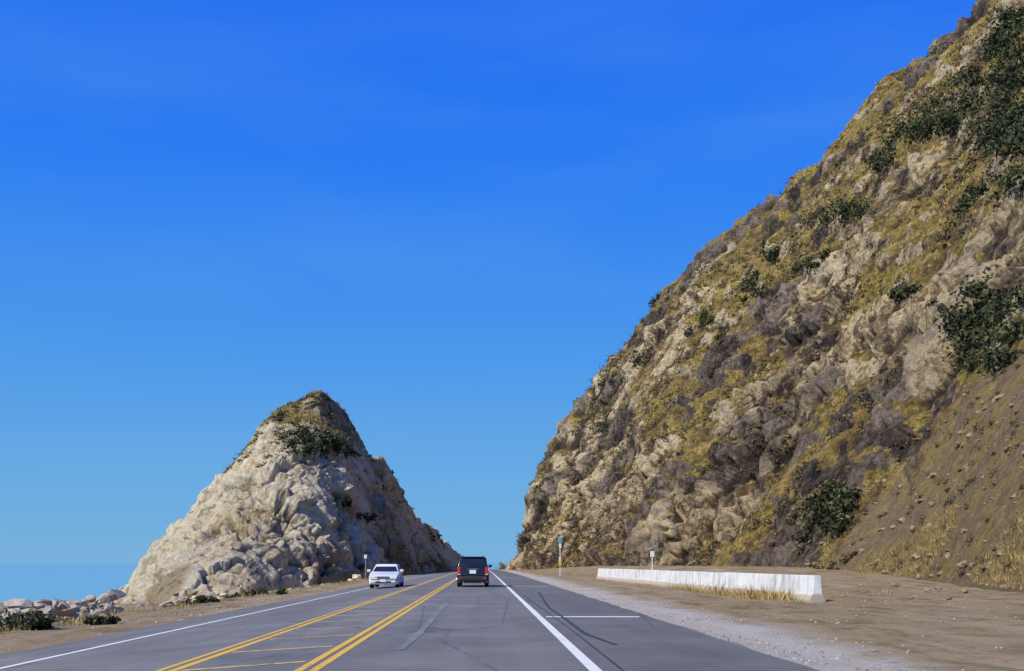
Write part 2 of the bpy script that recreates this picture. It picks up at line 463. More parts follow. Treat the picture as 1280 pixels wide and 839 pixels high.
    o = fast_mesh(name, pd, f, [mat], False, {'rock': rock_attr, 'talus': tal, 'cleft': cleft, 'blk': blk, 'band': band})
    ppx = CX+pd[:, 0]/pd[:, 1]*F; ppy = CY-(pd[:, 2]-CH)/pd[:, 1]*F
    return dict(o=o, p=pd, n=n, px=ppx, py=ppy, front=front, rm=rock_attr, tal=tal, cleft=cleft, find=lambda x, y: find(x, y, (ppx, ppy)))

silR = [(560, 722), (636, 716), (641, 704), (646, 676), (660, 628), (680, 580), (700, 543), (720, 513), (750, 468), (780, 430), (800, 392), (815, 374), (850, 345), (900, 300), (950, 262), (1000, 225), (1040, 190), (1080, 148), (1110, 112), (1150, 80), (1200, 35), (1232, 2), (1290, -55), (1400, -140), (1600, -260), (2200, -500)]
D0R = [(.02, 312), (.03, 305), (.05, 275), (.08, 235), (.12, 200), (.18, 155), (.35, 84), (.54, 46), (.8, 29), (1.25, 20)]
D1R = [(.02, 322), (.05, 322), (.12, 318), (.18, 308), (.35, 262), (.54, 215), (.8, 160), (1.25, 110)]
def talR(p, px, py, T):
    nn = fbm(p/9, 3, 77)
    return np.clip(sstep(105, 75, p[:, 1]+nn*14+(p[:, 2])*.5)*sstep(27, 14, p[:, 2]+nn*8), 0, 1)
rb = [(1060, 450, 70, 1), (1000, 400, 45, 1), (955, 560, 55, 1), (915, 645, 42, 1), (1120, 430, 55, .9), (1250, 350, 45, 1), (1160, 550, 35, 1), (1090, 500, 50, 1),
      (880, 600, 35, .5), (715, 600, 35, .5), (668, 660, 45, .8), (760, 660, 40, .6), (1000, 290, 26, .6), (1240, 50, 40, .7), (1180, 60, 40, .7), (850, 430, 30, .5), (1130, 150, 26, .6), (1170, 470, 35, .9),
      (1060, 620, 20, .8), (1270, 230, 30, .7)]
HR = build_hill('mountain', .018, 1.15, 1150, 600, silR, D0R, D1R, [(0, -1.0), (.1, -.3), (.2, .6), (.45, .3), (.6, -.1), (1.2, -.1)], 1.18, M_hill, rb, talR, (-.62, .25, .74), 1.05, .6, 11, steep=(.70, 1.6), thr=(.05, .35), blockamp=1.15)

silL = [(60, 775), (140, 752), (165, 735), (190, 702), (220, 662), (260, 618), (300, 572), (333, 530), (345, 514), (362, 505), (385, 495), (398, 491), (410, 497), (430, 515), (450, 545), (480, 590), (500, 620), (520, 646), (545, 670), (562, 684), (572, 696), (578, 716), (590, 724)]
D0L = [(-.44, 150), (-.364, 132), (-.34, 105), (-.31, 84), (-.25, 90), (-.2, 108), (-.13, 128), (-.1, 150), (-.08, 178), (-.05, 240), (-.024, 326), (-.01, 345)]
D1L = [(-.44, 160), (-.364, 150), (-.31, 165), (-.2, 176), (-.166, 180), (-.13, 194), (-.1, 220), (-.05, 282), (-.024, 334), (-.01, 350)]
rbL = [(330, 640, 90, 1), (250, 690, 60, 1), (420, 650, 60, 1), (300, 720, 60, 1), (400, 700, 60, 1), (480, 660, 30, .6), (390, 505, 22, .9), (350, 590, 40, .5)]
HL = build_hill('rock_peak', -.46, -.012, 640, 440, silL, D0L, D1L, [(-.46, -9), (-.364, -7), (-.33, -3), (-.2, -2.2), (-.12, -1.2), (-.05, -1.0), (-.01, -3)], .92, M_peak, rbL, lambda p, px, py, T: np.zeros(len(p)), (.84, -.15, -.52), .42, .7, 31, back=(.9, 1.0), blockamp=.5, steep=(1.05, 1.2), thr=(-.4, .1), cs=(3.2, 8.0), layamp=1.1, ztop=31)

# ------------------------------------------------------------------ vegetation
def leaf_cloud(name, C, Rr, per, size, mat, flat=.75, seed=1, up=.3):
    r = np.random.default_rng(seed)
    C = np.asarray(C, float); Rr = np.asarray(Rr, float)
    idx = np.repeat(np.arange(len(C)), per); n = len(idx)
    dirs = r.normal(size=(n, 3)); dirs /= np.linalg.norm(dirs, axis=1, keepdims=True)
    rad = r.random(n)**.45
    lob = 1+.35*np.sin(dirs[:, 0]*5+idx)+.25*np.cos(dirs[:, 2]*6+idx*1.7)
    c = C[idx]+dirs*(rad*Rr[idx]*lob)[:, None]*np.array([1, 1, flat])
    c[:, 2] += Rr[idx]*up
    s = size*(.6+.8*r.random(n))
    u = r.normal(size=(n, 3)); u /= np.linalg.norm(u, axis=1, keepdims=True)
    w = np.cross(u, r.normal(size=(n, 3))); w /= np.linalg.norm(w, axis=1, keepdims=True)
    u = u*s[:, None]; w = w*(s*.6)[:, None]
    V = np.stack([c-u, c+w*.8, c+u, c-w], 1).reshape(-1, 3)
    Fc = np.arange(4*n).reshape(-1, 4)
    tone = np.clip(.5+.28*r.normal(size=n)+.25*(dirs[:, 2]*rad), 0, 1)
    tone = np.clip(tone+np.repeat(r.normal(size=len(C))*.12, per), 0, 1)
    return fast_mesh(name, V, Fc, [mat], False, {'tone': np.repeat(tone, 4)})

def shrub_on(H, qx, qy, rx, ry, n, rad, seed, rot=0, per=90, size=.26, mat=None):
    r = np.random.default_rng(seed)
    C = []; RR = []
    for k in range(n):
        for _ in range(5):
            x, y = r.normal(size=2)*.5
            if x*x+y*y < 1: break
        X_ = x*rx; Y_ = y*ry
        c_, s_ = math.cos(rot), math.sin(rot)
        i = H['find'](qx+X_*c_-Y_*s_, qy+X_*s_+Y_*c_)
        rr = rad*(.6+.7*r.random())
        C.append(H['p'][i]); RR.append(rr)
    return leaf_cloud('shrub', C, RR, per, size, mat or M_shrub, .8, seed)

sh = [(1234, 415, 50, 62, 66, 1.6, .3), (1035, 648, 46, 28, 34, 1.5, -.4), (1195, 132, 75, 26, 48, 2.5, -.6), (1258, 165, 42, 40, 50, 2.5, -.7), (1150, 165, 50, 18, 28, 2.0, -.5),
      (1060, 268, 46, 12, 26, 1.8, -.1), (963, 320, 14, 14, 10, 1.8, 0), (1262, 45, 44, 22, 32, 2.5, -.8), (1100, 205, 26, 14, 13, 1.9, -.4), (940, 360, 28, 20, 16, 1.6, -.6), (875, 405, 32, 14, 16, 1.5, -.9),
      (802, 452, 13, 9, 6, 1.8, 0), (760, 476, 16, 10, 8, 1.8, -.8), (753, 536, 13, 9, 7, 1.7, 0), (1270, 230, 20, 14, 7, 1.6, 0), (905, 425, 10, 10, 4, 1.5, 0),
      (1270, 95, 40, 22, 24, 2.4, -.7), (720, 600, 10, 7, 4, 1.5, 0), (1130, 370, 20, 8, 7, 1.0, -.3), (820, 374, 12, 6, 5, 1.5, -.6), (1215, 250, 30, 8, 8, 1.3, -.6), (1020, 330, 30, 8, 9, 1.4, -.5)]
for k, (x, y, rx, ry, n, rad, rot) in enumerate(sh):
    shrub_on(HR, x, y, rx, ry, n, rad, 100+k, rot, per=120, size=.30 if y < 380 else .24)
shL = [(400, 556, 50, 19, 56, 1.2, .1), (350, 522, 8, 8, 4, .7, 0), (452, 650, 16, 6, 6, .7, 0), (428, 634, 9, 6, 4, .7, 0), (545, 675, 14, 8, 6, 1.2, .6)]
for k, (x, y, rx, ry, n, rad, rot) in enumerate(shL):
    shrub_on(HL, x, y, rx, ry, n, rad, 200+k, rot, per=80, size=.24)

def scatter(H, n, seed, cond):
    r = np.random.default_rng(seed)
    ok = np.where(H['front'] & (H['px'] > -80) & (H['px'] < 1420) & cond)[0]
    w = H['p'][ok, 1]**1.0; w = w/w.sum()
    return r.choice(ok, n, p=w)
clump = fbm(HR['p']/9, 3, 400)
i = scatter(HR, 4400, 3, (clump > .08) & (HR['tal'] < .6))
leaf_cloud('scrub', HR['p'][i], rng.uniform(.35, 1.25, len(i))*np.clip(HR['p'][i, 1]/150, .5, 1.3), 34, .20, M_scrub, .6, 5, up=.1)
clL = fbm(HL['p']/6, 3, 401)
i = scatter(HL, 240, 4, (clL > .1) & (HL['p'][:, 2] > 15))
leaf_cloud('scrub', HL['p'][i], rng.uniform(.3, .8, len(i)), 30, .17, M_scrub, .6, 6, up=.1)

def tufts(name, C, hgt, per, mat, seed=1, spread=.3, wid=.035):
    r = np.random.default_rng(seed); C = np.asarray(C, float)
    hgt = np.broadcast_to(hgt, len(C))
    idx = np.repeat(np.arange(len(C)), per); n = len(idx); hh = hgt[idx]*(.5+.7*r.random(n))
    ang = r.random(n)*6.283; off = r.random(n)*spread*hgt[idx]
    b = C[idx].copy(); b[:, 0] += np.cos(ang)*off; b[:, 1] += np.sin(ang)*off; b[:, 2] -= .06
    lean = r.random(n)*.75; la = ang+r.normal(size=n)*.5
    tip = b+np.stack([np.cos(la)*lean*hh, np.sin(la)*lean*hh, hh], -1)
    wa = r.random(n)*6.283; w = np.stack([np.cos(wa), np.sin(wa), wa*0], -1)*(wid*hgt[idx]/.4)[:, None]
    V = np.stack([b-w, b+w, tip], 1).reshape(-1, 3)
    tone = np.clip(.5+.25*r.normal(size=n)+np.repeat(r.normal(size=len(C))*.15, per), 0, 1)
    return fast_mesh(name, V, np.arange(3*n).reshape(-1, 3), [mat], False, {'tone': np.repeat(tone, 3)})
gp = fbm(HR['p']/12, 3, 430)
i = scatter(HR, 8500, 8, (HR['rm'] < .35) & (gp > -.12) & (HR['tal'] < .5))
tufts('dry_grass', HR['p'][i], rng.uniform(.3, .65, len(i))*np.clip(HR['p'][i, 1]/140, .5, 1.2), 10, M_dry, 9, .8, .045)
i = scatter(HR, 3200, 18, (HR['tal'] > .3) & (gp > -.06))
tufts('dry_grass', HR['p'][i], rng.uniform(.12, .36, len(i)), 12, M_dry, 10, 1.0, .020)
i = scatter(HR, 140, 19, (HR['tal'] > .5))
leaf_cloud('scrub', HR['p'][i], rng.uniform(.15, .55, len(i)), 90, .07, M_scrub, .7, 15, up=.2)
i = scatter(HL, 500, 12, (HL['rm'] < .5) & (HL['p'][:, 2] > 14))
tufts('dry_grass', HL['p'][i], rng.uniform(.3, .6, len(i)), 8, M_dry, 11, .6, .04)

C = []; hh = []
for _ in range(420):
    X_ = random.uniform(8, 26); Y_ = random.uniform(34, 150)
    if random.random() < .7: X_ = random.gauss(0, .5)+np.interp(Y_, [35, 47, 80, 150], [12.5, 11.5, 10.8, 12]) + random.choice([-.9, .8])
    C.append((X_, Y_, ground_z(X_, Y_))); hh.append(random.uniform(.1, .32))
for _ in range(90):
    Y_ = random.choice([random.gauss(37, .6), random.gauss(40, .7), random.uniform(42, 56)]); X_ = np.interp(Y_, [35, 47, 60], [11.0, 10.5, 10.3])+random.gauss(0, .25)
    C.append((X_, Y_, ground_z(X_, Y_))); hh.append(random.uniform(.3, .62))
for _ in range(900):
    Y_ = random.uniform(22, 140); X_ = -11.8-abs(random.gauss(0, 1.4))
    C.append((X_, Y_, ground_z(X_, Y_))); hh.append(random.uniform(.1, .34))
tufts('dry_grass', C, np.array(hh), 14, M_dry, 21, .8, .018)

def ground_shrub(qx, D, rad, n, seed, sp=1.0):
    r = np.random.default_rng(seed); C = []; RR = []
    X0 = (qx-CX)/F*D
    for k in range(n):
        X_ = X0+r.normal()*rad*sp; Y_ = D+r.normal()*rad*sp
        C.append((X_, Y_, ground_z(X_, Y_)+rad*.15)); RR.append(rad*(.45+.4*r.random()))
    leaf_cloud('shrub', C, RR, 220, .07, M_shrub, .8, seed)
ground_shrub(48, 27, .46, 9, 301, .5); ground_shrub(122, 29, .2, 6, 302, 1.2)
ground_shrub(250, 44, .3, 8, 304, 1.6); ground_shrub(325, 56, .35, 12, 305, 2.2); ground_shrub(300, 52, .25, 6, 306, 1.6)

# ------------------------------------------------------------------ boulders
def rock_mesh(cents, sizes, name, mat, seed=1, sub=2, squash=.7):
    r = random.Random(seed); Vs = []; Fs = []; n0 = 0
    bm = bmesh.new(); bmesh.ops.create_icosphere(bm, subdivisions=sub, radius=1)
    base = np.array([v.co[:] for v in bm.verts]); fc = np.array([[v.index for v in f.verts] for f in bm.faces]); bm.free()
    for c, s in zip(cents, sizes):
        v = base.copy()
        for k in range(11):
            nrm = np.array([r.gauss(0, 1) for _ in range(3)]); nrm /= np.linalg.norm(nrm); lim = r.uniform(.35, .75)
            dd = v@nrm; over = np.clip(dd-lim, 0, None); v = v-over[:, None]*nrm*.96
        v += vnoise(v*2.1+r.random()*50, 2)[:, None]*.08
        sc = np.array([r.uniform(.8, 1.4), r.uniform(.8, 1.4), squash*r.uniform(.8, 1.2)])*s*1.15
        a = r.random()*6.28; Rm = np.array([[math.cos(a), -math.sin(a), 0], [math.sin(a), math.cos(a), 0], [0, 0, 1]])
        v = (v*sc)@Rm.T+np.array(c)
        Vs.append(v); Fs.append(fc+n0); n0 += len(v)
    return fast_mesh(name, np.concatenate(Vs), np.concatenate(Fs), [mat], False)
C = []; S = []
for _ in range(900):
    Y_ = random.uniform(34, 64); X_ = -16-random.random()**.8*14
    if X_/Y_ > -.368: continue
    hcr = 1.9*math.exp(-((X_+19)/4.5)**2)
    s = random.uniform(.15, .62); C.append((X_, Y_, ground_z(X_, Y_)+random.uniform(.0, 1)*hcr+.2)); S.append(s)
for _ in range(140):
    Y_ = random.uniform(62, 100); X_ = random.uniform(-60, -24)
    s = random.uniform(.2, .7); C.append((X_, Y_, ground_z(X_, Y_)+.1)); S.append(s)
rock_mesh(C, S, 'riprap_boulders', M_rip, 3)
C = []; S = []
for _ in range(300):
    qx = random.choice([random.uniform(225, 450), random.gauss(385, 22)]); D = np.interp(qx, [225, 300, 450], [84, 95, 120])+random.uniform(-7, 4)
    X_ = (qx-CX)/F*D
    s = random.uniform(.12, .75)*(.5+random.random()**2); C.append((X_, D, ground_z(X_, D)+.2*s+random.random()**2*.9)); S.append(s)
rock_mesh(C, S, 'fallen_rocks', M_palestone, 4)
C = []; S = []
for _ in range(1300):
    Y_ = random.uniform(9, 60); X_ = 4.3+abs(random.gauss(0, 1.1)); C.append((X_, Y_, ground_z(X_, Y_))); S.append(random.uniform(.01, .032))
for _ in range(700):
    Y_ = random.uniform(9, 60); X_ = random.uniform(5, 22); C.append((X_, Y_, ground_z(X_, Y_))); S.append(random.uniform(.01, .04))
for _ in range(700):
    Y_ = random.uniform(15, 80); X_ = -9.3-random.random()*4; C.append((X_, Y_, ground_z(X_, Y_))); S.append(random.uniform(.015, .06))
rock_mesh(C, S, 'gravel', M_peb, 5, 1)
C = []; S = []
for j in scatter(HR, 650, 99, HR['tal'] > .2):
    C.append(HR['p'][int(j)]-np.array([0, 0, .04])); S.append(.05+.34*random.random()**3)
for j in scatter(HR, 120, 98, (HR['tal'] > .2) & (HR['p'][:, 2] < 2.0)):
    C.append(HR['p'][int(j)]-np.array([0, 0, .05])); S.append(.06+.36*random.random()**3)
for _ in range(14):
    X_ = random.uniform(13.5, 24); Y_ = random.uniform(37, 60); C.append((X_, Y_, ground_z(X_, Y_)+.05)); S.append(random.uniform(.08, .3))
rock_mesh(C, S, 'scree_rocks', M_scree, 6, 2)

# ------------------------------------------------------------------ generic part builders
def bm_obj(name, bm, mats, parent=None, bevel=0, seg=2, smooth=False, ang=35):
    me = bpy.data.meshes.new(name); bm.normal_update(); bm.to_mesh(me); bm.free()
    for m in mats: me.materials.append(m)
    o = link(bpy.data.objects.new(name, me))
    if bevel:
        md = o.modifiers.new('b', 'BEVEL'); md.width = bevel; md.segments = seg; md.limit_method = 'ANGLE'; md.angle_limit = math.radians(ang)
    if smooth:
        for p in me.polygons: p.use_smooth = True
    if parent: o.parent = parent
    return o
def box(name, c, s, mat, parent=None, bevel=0, rot=None):
    bm = bmesh.new(); bmesh.ops.create_cube(bm, size=1)
    bmesh.ops.scale(bm, vec=s, verts=bm.verts)
    if rot: bmesh.ops.rotate(bm, matrix=Matrix.Rotation(rot[1], 3, rot[0]), verts=bm.verts)
    bmesh.ops.translate(bm, vec=c, verts=bm.verts)
    return bm_obj(name, bm, [mat], parent, bevel)
def cyl(name, c, r, h, mat, axis='Z', parent=None, seg=20, bevel=0, r2=None):
    bm = bmesh.new(); bmesh.ops.create_cone(bm, segments=seg, radius1=r, radius2=r if r2 is None else r2, depth=h, cap_ends=True)
    if axis == 'X': bmesh.ops.rotate(bm, matrix=Matrix.Rotation(math.pi/2, 3, 'Y'), verts=bm.verts)
    if axis == 'Y': bmesh.ops.rotate(bm, matrix=Matrix.Rotation(math.pi/2, 3, 'X'), verts=bm.verts)
    bmesh.ops.translate(bm, vec=c, verts=bm.verts)
    return bm_obj(name, bm, [mat], parent, bevel)
def empty(name, loc, rz=0):
    e = link(bpy.data.objects.new(name, None)); e.location = loc; e.rotation_euler = (0, 0, rz); return e

# ------------------------------------------------------------------ roadside wall
wall = empty('concrete_barrier_wall', (0, 0, 0))
path = [(10.1, 86), (10.45, 80), (10.95, 66), (11.25, 52), (11.6, 43.5), (11.85, 35.2)]
pts = []
L = [0]
for a_, b_ in zip(path[:-1], path[1:]): L.append(L[-1]+math.dist(a_, b_))
nseg = 13
for k in range(nseg+1):
    s_ = L[-1]*k/nseg; pts.append((np.interp(s_, L, [p_[0] for p_ in path]), np.interp(s_, L, [p_[1] for p_ in path])))
for k in range(nseg):
    a_ = np.array(pts[k]); b_ = np.array(pts[k+1]); d = b_-a_; ln = np.linalg.norm(d); d /= ln; nr_ = np.array([-d[1], d[0]])
    a2 = a_+d*.012; b2 = b_-d*.012
    bm = bmesh.new(); prof = [(-.30, -.15), (-.30, .10), (-.17, .34), (-.13, .95), (.13, .95), (.17, .34), (.30, .10), (.30, -.15)]
    r1 = []; r2 = []
    jz = random.uniform(-.015, .015); jx = random.uniform(-.012, .012)
    for (w_, z_) in prof:
        for q_, rr in ((a2, r1), (b2, r2)):
            gx = q_+nr_*(w_+jx); rr.append(bm.verts.new((gx[0], gx[1], ground_z(q_[0], q_[1])+z_+(jz if z_ > .5 else 0))))
    m_ = len(prof)
    for j in range(m_): bm.faces.new([r1[j], r1[(j+1) % m_], r2[(j+1) % m_], r2[j]])
    bm.faces.new(r1[::-1]); bm.faces.new(r2)
    bmesh.ops.recalc_face_normals(bm, faces=bm.faces)
    bm_obj(f'segment_{k+1}', bm, [M_conc], wall, .02)

# ------------------------------------------------------------------ signs and posts
M_galv = simple('galvanised_steel', (.45, .46, .47), .45, .5, .6)
M_blue = simple('blue_sign_paint', (.10, .28, .60), .4)
M_wsign = simple('white_sign_paint', (.75, .76, .76), .4)
M_wood = simple('weathered_wood', (.20, .15, .10), .9)
M_black = simple('black_rubber', (.02, .02, .02), .8, .2)
M_ybox = simple('yellow_box', (.6, .4, .05))
def sign(x, y, z, h, pw, ph, mat, name='traffic_sign', postm=M_galv, box_=False):
    e = empty(name, (x, y, z-.1))
    cyl('post', (0, 0, h/2), .05, h, postm, parent=e, seg=12)
    box('panel', (0, -.075, h-ph/2), (pw, .02, ph), mat, e, .008)
    box('panel_border', (0, -.062, h-ph/2), (pw+.05, .012, ph+.05), M_wsign, e, .004)
    if box_:
        box('call_box', (0, -.17, 1.45), (.34, .24, .5), M_ybox, e, .03)
        box('lower_panel', (0, -.075, h-ph-.45), (pw*.7, .02, .5), M_wsign, e, .006)
    return e
sign(8.9, 114, ground_z(8.9, 114), 4.4, .36, .5, M_blue, 'call_box_sign', M_wsign, True)
sign(15.7, 92, ground_z(15.7, 92)-.1, 2.5, .34, .5, M_wsign, postm=M_wsign)
sign(-14.2, 121, ground_z(-14.2, 121), 3.4, .3, .42, M_wsign)
for (x_, y_, hh_) in ((-12.9, 71, 1.1), (-12.6, 52, .8)):
    e = empty('delineator_post', (x_, y_, ground_z(x_, y_)-.05))
    box('post', (0, 0, hh_/2), (.11, .11, hh_), M_wood, e, .015); box('reflector', (0, -.061, hh_-.15), (.07, .01, .12), M_wsign, e)

# ------------------------------------------------------------------ vehicles
def carpaint(name, c, r=.25):
    t = NT(name); n = t.noise(3, 3); t.col(t.mix(n, tuple(x*.92 for x in c), tuple(min(1, x*1.05) for x in c))).rough(r)
    t.b.inputs['Coat Weight'].default_value = .6; t.b.inputs['Coat Roughness'].default_value = .08
    t.b.inputs['Specular IOR Level'].default_value = .5; return t.m
M_bpaint = carpaint('black_car_paint', (.012, .012, .015)); M_wpaint = carpaint('white_car_paint', (.72, .73, .74), .35)
M_glass = simple('tinted_glass', (.015, .02, .024), .06, .6)
M_red = simple('red_lamp_lens', (.70, .015, .012), .2, .6); M_chrome = simple('chrome', (.7, .7, .72), .15, .5, 1)
M_head = simple('headlamp_lens', (.75, .78, .8), .12, .7); M_amber = simple('amber_lens', (.7, .22, .02), .25)
M_trim = simple('dark_trim', (.03, .03, .032), .6); M_plate = simple('number_plate', (.78, .79, .77), .5)
M_alloy = simple('alloy_wheel', (.5, .5, .52), .3, .5, .8)

def car(name, loc, rz, L_, W, H_, wheels, wr, prof, cab, paint, kind):
    e = empty(name, loc, rz)
    bm = bmesh.new()
    zb = .24
    out = list(prof)
    bottom = []
    for wy in sorted(wheels, reverse=True):
        ra = wr+.055
        a0_ = math.asin(max(-1, min(1, (zb-wr)/ra)))
        for k in range(13):
            t_ = a0_+(math.pi-2*a0_)*k/12
            bottom.append((wy+ra*math.cos(t_), wr+ra*math.sin(t_)))
    poly = out+bottom
    def wid(y, z):
        w = W/2
        tz = max(0, (z-.75)/(.5)); w -= .07*tz
        w -= .03*max(0, (.42-z)/.2)
        ey = abs(y)/(L_/2); w -= .16*max(0, (ey-.72)/.28)**2
        return w
    Ls = [bm.verts.new((-wid(y, z), y, z)) for y, z in poly]; Rs = [bm.verts.new((wid(y, z), y, z)) for y, z in poly]
    n = len(poly)
    for j in range(n): bm.faces.new([Ls[j], Ls[(j+1) % n], Rs[(j+1) % n], Rs[j]])
    fl = bm.faces.new(Ls[::-1]); fr = bm.faces.new(Rs)
    bmesh.ops.triangulate(bm, faces=[fl, fr], ngon_method='EAR_CLIP')
    bmesh.ops.recalc_face_normals(bm, faces=bm.faces)
    bm_obj('body', bm, [paint], e, .035, 3, True, 30)
    yb0, yb1, yt0, yt1, zbt, zt, wb, wt = cab
    def P(s, y, z):
        f = (z-zbt)/(zt-zbt); return Vector((s*(wb+(wt-wb)*f), y, z))
    bm = bmesh.new()
    ring0 = [P(-1, yb0, zbt-.04), P(1, yb0, zbt-.04), P(1, yb1, zbt-.04), P(-1, yb1, zbt-.04)]
    ring1 = [P(-1, yt0, zt-.05), P(1, yt0, zt-.05), P(1, yt1, zt-.05), P(-1, yt1, zt-.05)]
    ring2 = [Vector((v.x*.86, v.y*.93+(yt0+yt1)/2*.07, zt)) for v in ring1]
    R0 = [bm.verts.new(v) for v in ring0]; R1 = [bm.verts.new(v) for v in ring1]; R2 = [bm.verts.new(v) for v in ring2]
    for A_, B_ in ((R0, R1), (R1, R2)):
        for j in range(4): bm.faces.new([A_[j], A_[(j+1) % 4], B_[(j+1) % 4], B_[j]])
    bm.faces.new(R2); bm.faces.new(R0[::-1]); bmesh.ops.recalc_face_normals(bm, faces=bm.faces)
    bm_obj('cabin', bm, [paint], e, .03, 3, True, 25)
    def pane(nm, corners, inset=.06, lift=.008, mat=M_glass):
        c = [Vector(v) for v in corners]; ctr = sum(c, Vector())/4; nn = (c[1]-c[0]).cross(c[3]-c[0]).normalized()
        if nn.dot(ctr-Vector((0, (yb0+yb1)/2, (zbt+zt)/2-.3))) < 0: nn = -nn
        bm = bmesh.new(); vs = []
        for v in c:
            d = ctr-v; dd = Vector((math.copysign(min(inset, abs(d.x)), d.x), math.copysign(min(inset, abs(d.y)), d.y), math.copysign(min(inset*.75, abs(d.z)), d.z)))
            vs.append(bm.verts.new(v+dd+nn*lift))
        f_ = bm.faces.new(vs); ext = bmesh.ops.extrude_face_region(bm, geom=[f_])
        for v in [g_ for g_ in ext['geom'] if isinstance(g_, bmesh.types.BMVert)]: v.co -= nn*.03
        bmesh.ops.recalc_face_normals(bm, faces=bm.faces)
        bm_obj(nm, bm, [mat], e)
    zl, zh = zbt, zt-.05
    def lerpP(s, u_, z):
        f = (z-(zbt-.04))/((zt-.05)-(zbt-.04)); y0_ = yb0+(yt0-yb0)*f; y1_ = yb1+(yt1-yb1)*f
        return P(s, y0_+(y1_-y0_)*u_, z)
    pane('rear_window', [lerpP(-1, 0, zl), lerpP(1, 0, zl), lerpP(1, 0, zh), lerpP(-1, 0, zh)], .09)
    pane('windscreen', [lerpP(-1, 1, zl), lerpP(1, 1, zl), lerpP(1, 1, zh), lerpP(-1, 1, zh)], .07)
    us = (0.02, .30, .62, .97) if kind == 'suv' else (.10, .48, .90)
    for s in (-1, 1):
        for j in range(len(us)-1):
            pane(f'side_window_{j+1}', [lerpP(s, us[j], zl), lerpP(s, us[j+1], zl), lerpP(s, us[j+1], zh), lerpP(s, us[j], zh)], .035)
    k = 0
    for wy in wheels:
        for s in (-1, 1):
            k += 1
            cyl(f'tyre_{k}', (s*(W/2-.13), wy, wr), wr, .23, M_black, 'X', e, 28, .03)
            cyl(f'rim_{k}', (s*(W/2-.008), wy, wr), wr*.62, .03, M_alloy, 'X', e, 20, .01)
            cyl(f'hub_{k}', (s*(W/2+.004), wy, wr), wr*.2, .03, M_trim, 'X', e, 12)
    box('underbody', (0, 0, .33), (W-.5, L_-.5, .2), M_trim, e)
    for s in (-1, 1):
        yM = yb1-.28
        box('mirror_arm', (s*(W/2-.0), yM, zbt+.04), (.14, .05, .05), M_trim, e, .01)
        box('mirror', (s*(W/2+.10), yM, zbt+.10), (.2, .12, .16), paint, e, .035)
        box('door_handle', (s*(W/2-.005), (yb0+yb1)/2-.1, .86), (.03, .16, .03), M_chrome if kind != 'suv' else M_trim, e, .008)
        box('sill_trim', (s*(W/2-.01), 0, .30), (.03, abs(wheels[0]-wheels[1])-2*wr-.25, .10), M_trim, e, .01)
    return e

L_ = 4.6; W = 1.82
prof = [(-2.20, .24), (-2.30, .34), (-2.31, .62), (-2.25, .66), (-2.24, 1.08), (-1.9, 1.12), (.75, 1.10), (1.0, 1.06), (1.95, .96), (2.2, .84), (2.28, .62), (2.28, .36), (2.2, .24)]
suv = car('suv_car', (-.54, 58.2, 0), 0, L_, W, 1.74, (-1.38, 1.36), .36, prof, (-2.21, 1.12, -1.96, .32, 1.08, 1.72, .865, .70), M_bpaint, 'suv')
for s in (-1, 1):
    box('tail_lamp', (s*.78, -2.245, .93), (.18, .07, .36), M_red, suv, .02)
    box('reverse_lamp', (s*.78, -2.25, .715), (.15, .06, .05), M_head, suv, .01)
    box('bumper_reflector', (s*.68, -2.335, .50), (.16, .02, .05), M_red, suv)
    box('roof_rail', (s*.60, -.8, 1.765), (.04, 1.9, .035), M_trim, suv, .01)
    for yy_ in (-1.7, -.8, .1): box('rail_foot', (s*.60, yy_, 1.735), (.05, .08, .05), M_trim, suv, .01)
    box('headlamp', (s*.68, 2.2, .74), (.32, .12, .16), M_head, suv, .03)
    cyl('exhaust', (s*.52, -2.25, .27), .035, .2, M_chrome, 'Y', suv, 12)
box('rear_bumper', (0, -2.27, .50), (1.60, .12, .22), M_trim, suv, .03)
box('tailgate_seam', (0, -2.262, .685), (1.40, .03, .012), M_trim, suv)
box('plate', (0, -2.272, .86), (.36, .02, .2), M_plate, suv, .004)
box('plate_recess', (0, -2.255, .86), (.52, .02, .26), M_trim, suv, .004)
box('garnish', (0, -2.262, 1.02), (.6, .03, .04), M_chrome, suv, .008)
box('high_brake_lamp', (0, -1.985, 1.685), (.4, .04, .03), M_red, suv)
box('rear_wiper', (.12, -2.185, 1.2), (.42, .02, .02), M_trim, suv)
box('rear_spoiler', (0, -2.03, 1.70), (1.22, .2, .04), M_bpaint, suv, .012)

L_ = 4.75; W = 1.76
prof = [(-2.25, .26), (-2.36, .38), (-2.37, .60), (-2.33, .90), (-2.2, .96), (-1.45, .99), (.9, .96), (1.2, .92), (2.05, .80), (2.28, .70), (2.36, .55), (2.36, .36), (2.26, .24)]
zs = ground_z(-5.8, 58)+.02
sed = car('sedan_car', (-5.75, 60.0, zs), math.pi, L_, W, 1.42, (-1.4, 1.38), .32, prof, (-1.75, 1.22, -1.05, .38, .93, 1.42, .80, .62), M_wpaint, 'sedan')
for s in (-1, 1):
    box('headlamp', (s*.62, 2.27, .66), (.38, .16, .14), M_head, sed, .03)
    box('indicator', (s*.80, 2.20, .66), (.08, .16, .12), M_amber, sed, .02)
    box('fog_lamp', (s*.6, 2.355, .40), (.18, .03, .07), M_head, sed, .01)
    box('tail_lamp', (s*.66, -2.33, .78), (.36, .06, .16), M_red, sed, .02)
    box('windscreen_wiper', (s*.25, 1.17, .99), (.5, .02, .015), M_trim, sed)
box('grille', (0, 2.345, .64), (.74, .05, .13), M_trim, sed, .015)
box('grille_bar', (0, 2.372, .64), (.70, .01, .02), M_chrome, sed)
box('lower_intake', (0, 2.36, .38), (.9, .03, .10), M_trim, sed, .01)
box('bumper_strip', (0, 2.37, .53), (1.4, .02, .035), M_trim, sed, .005)
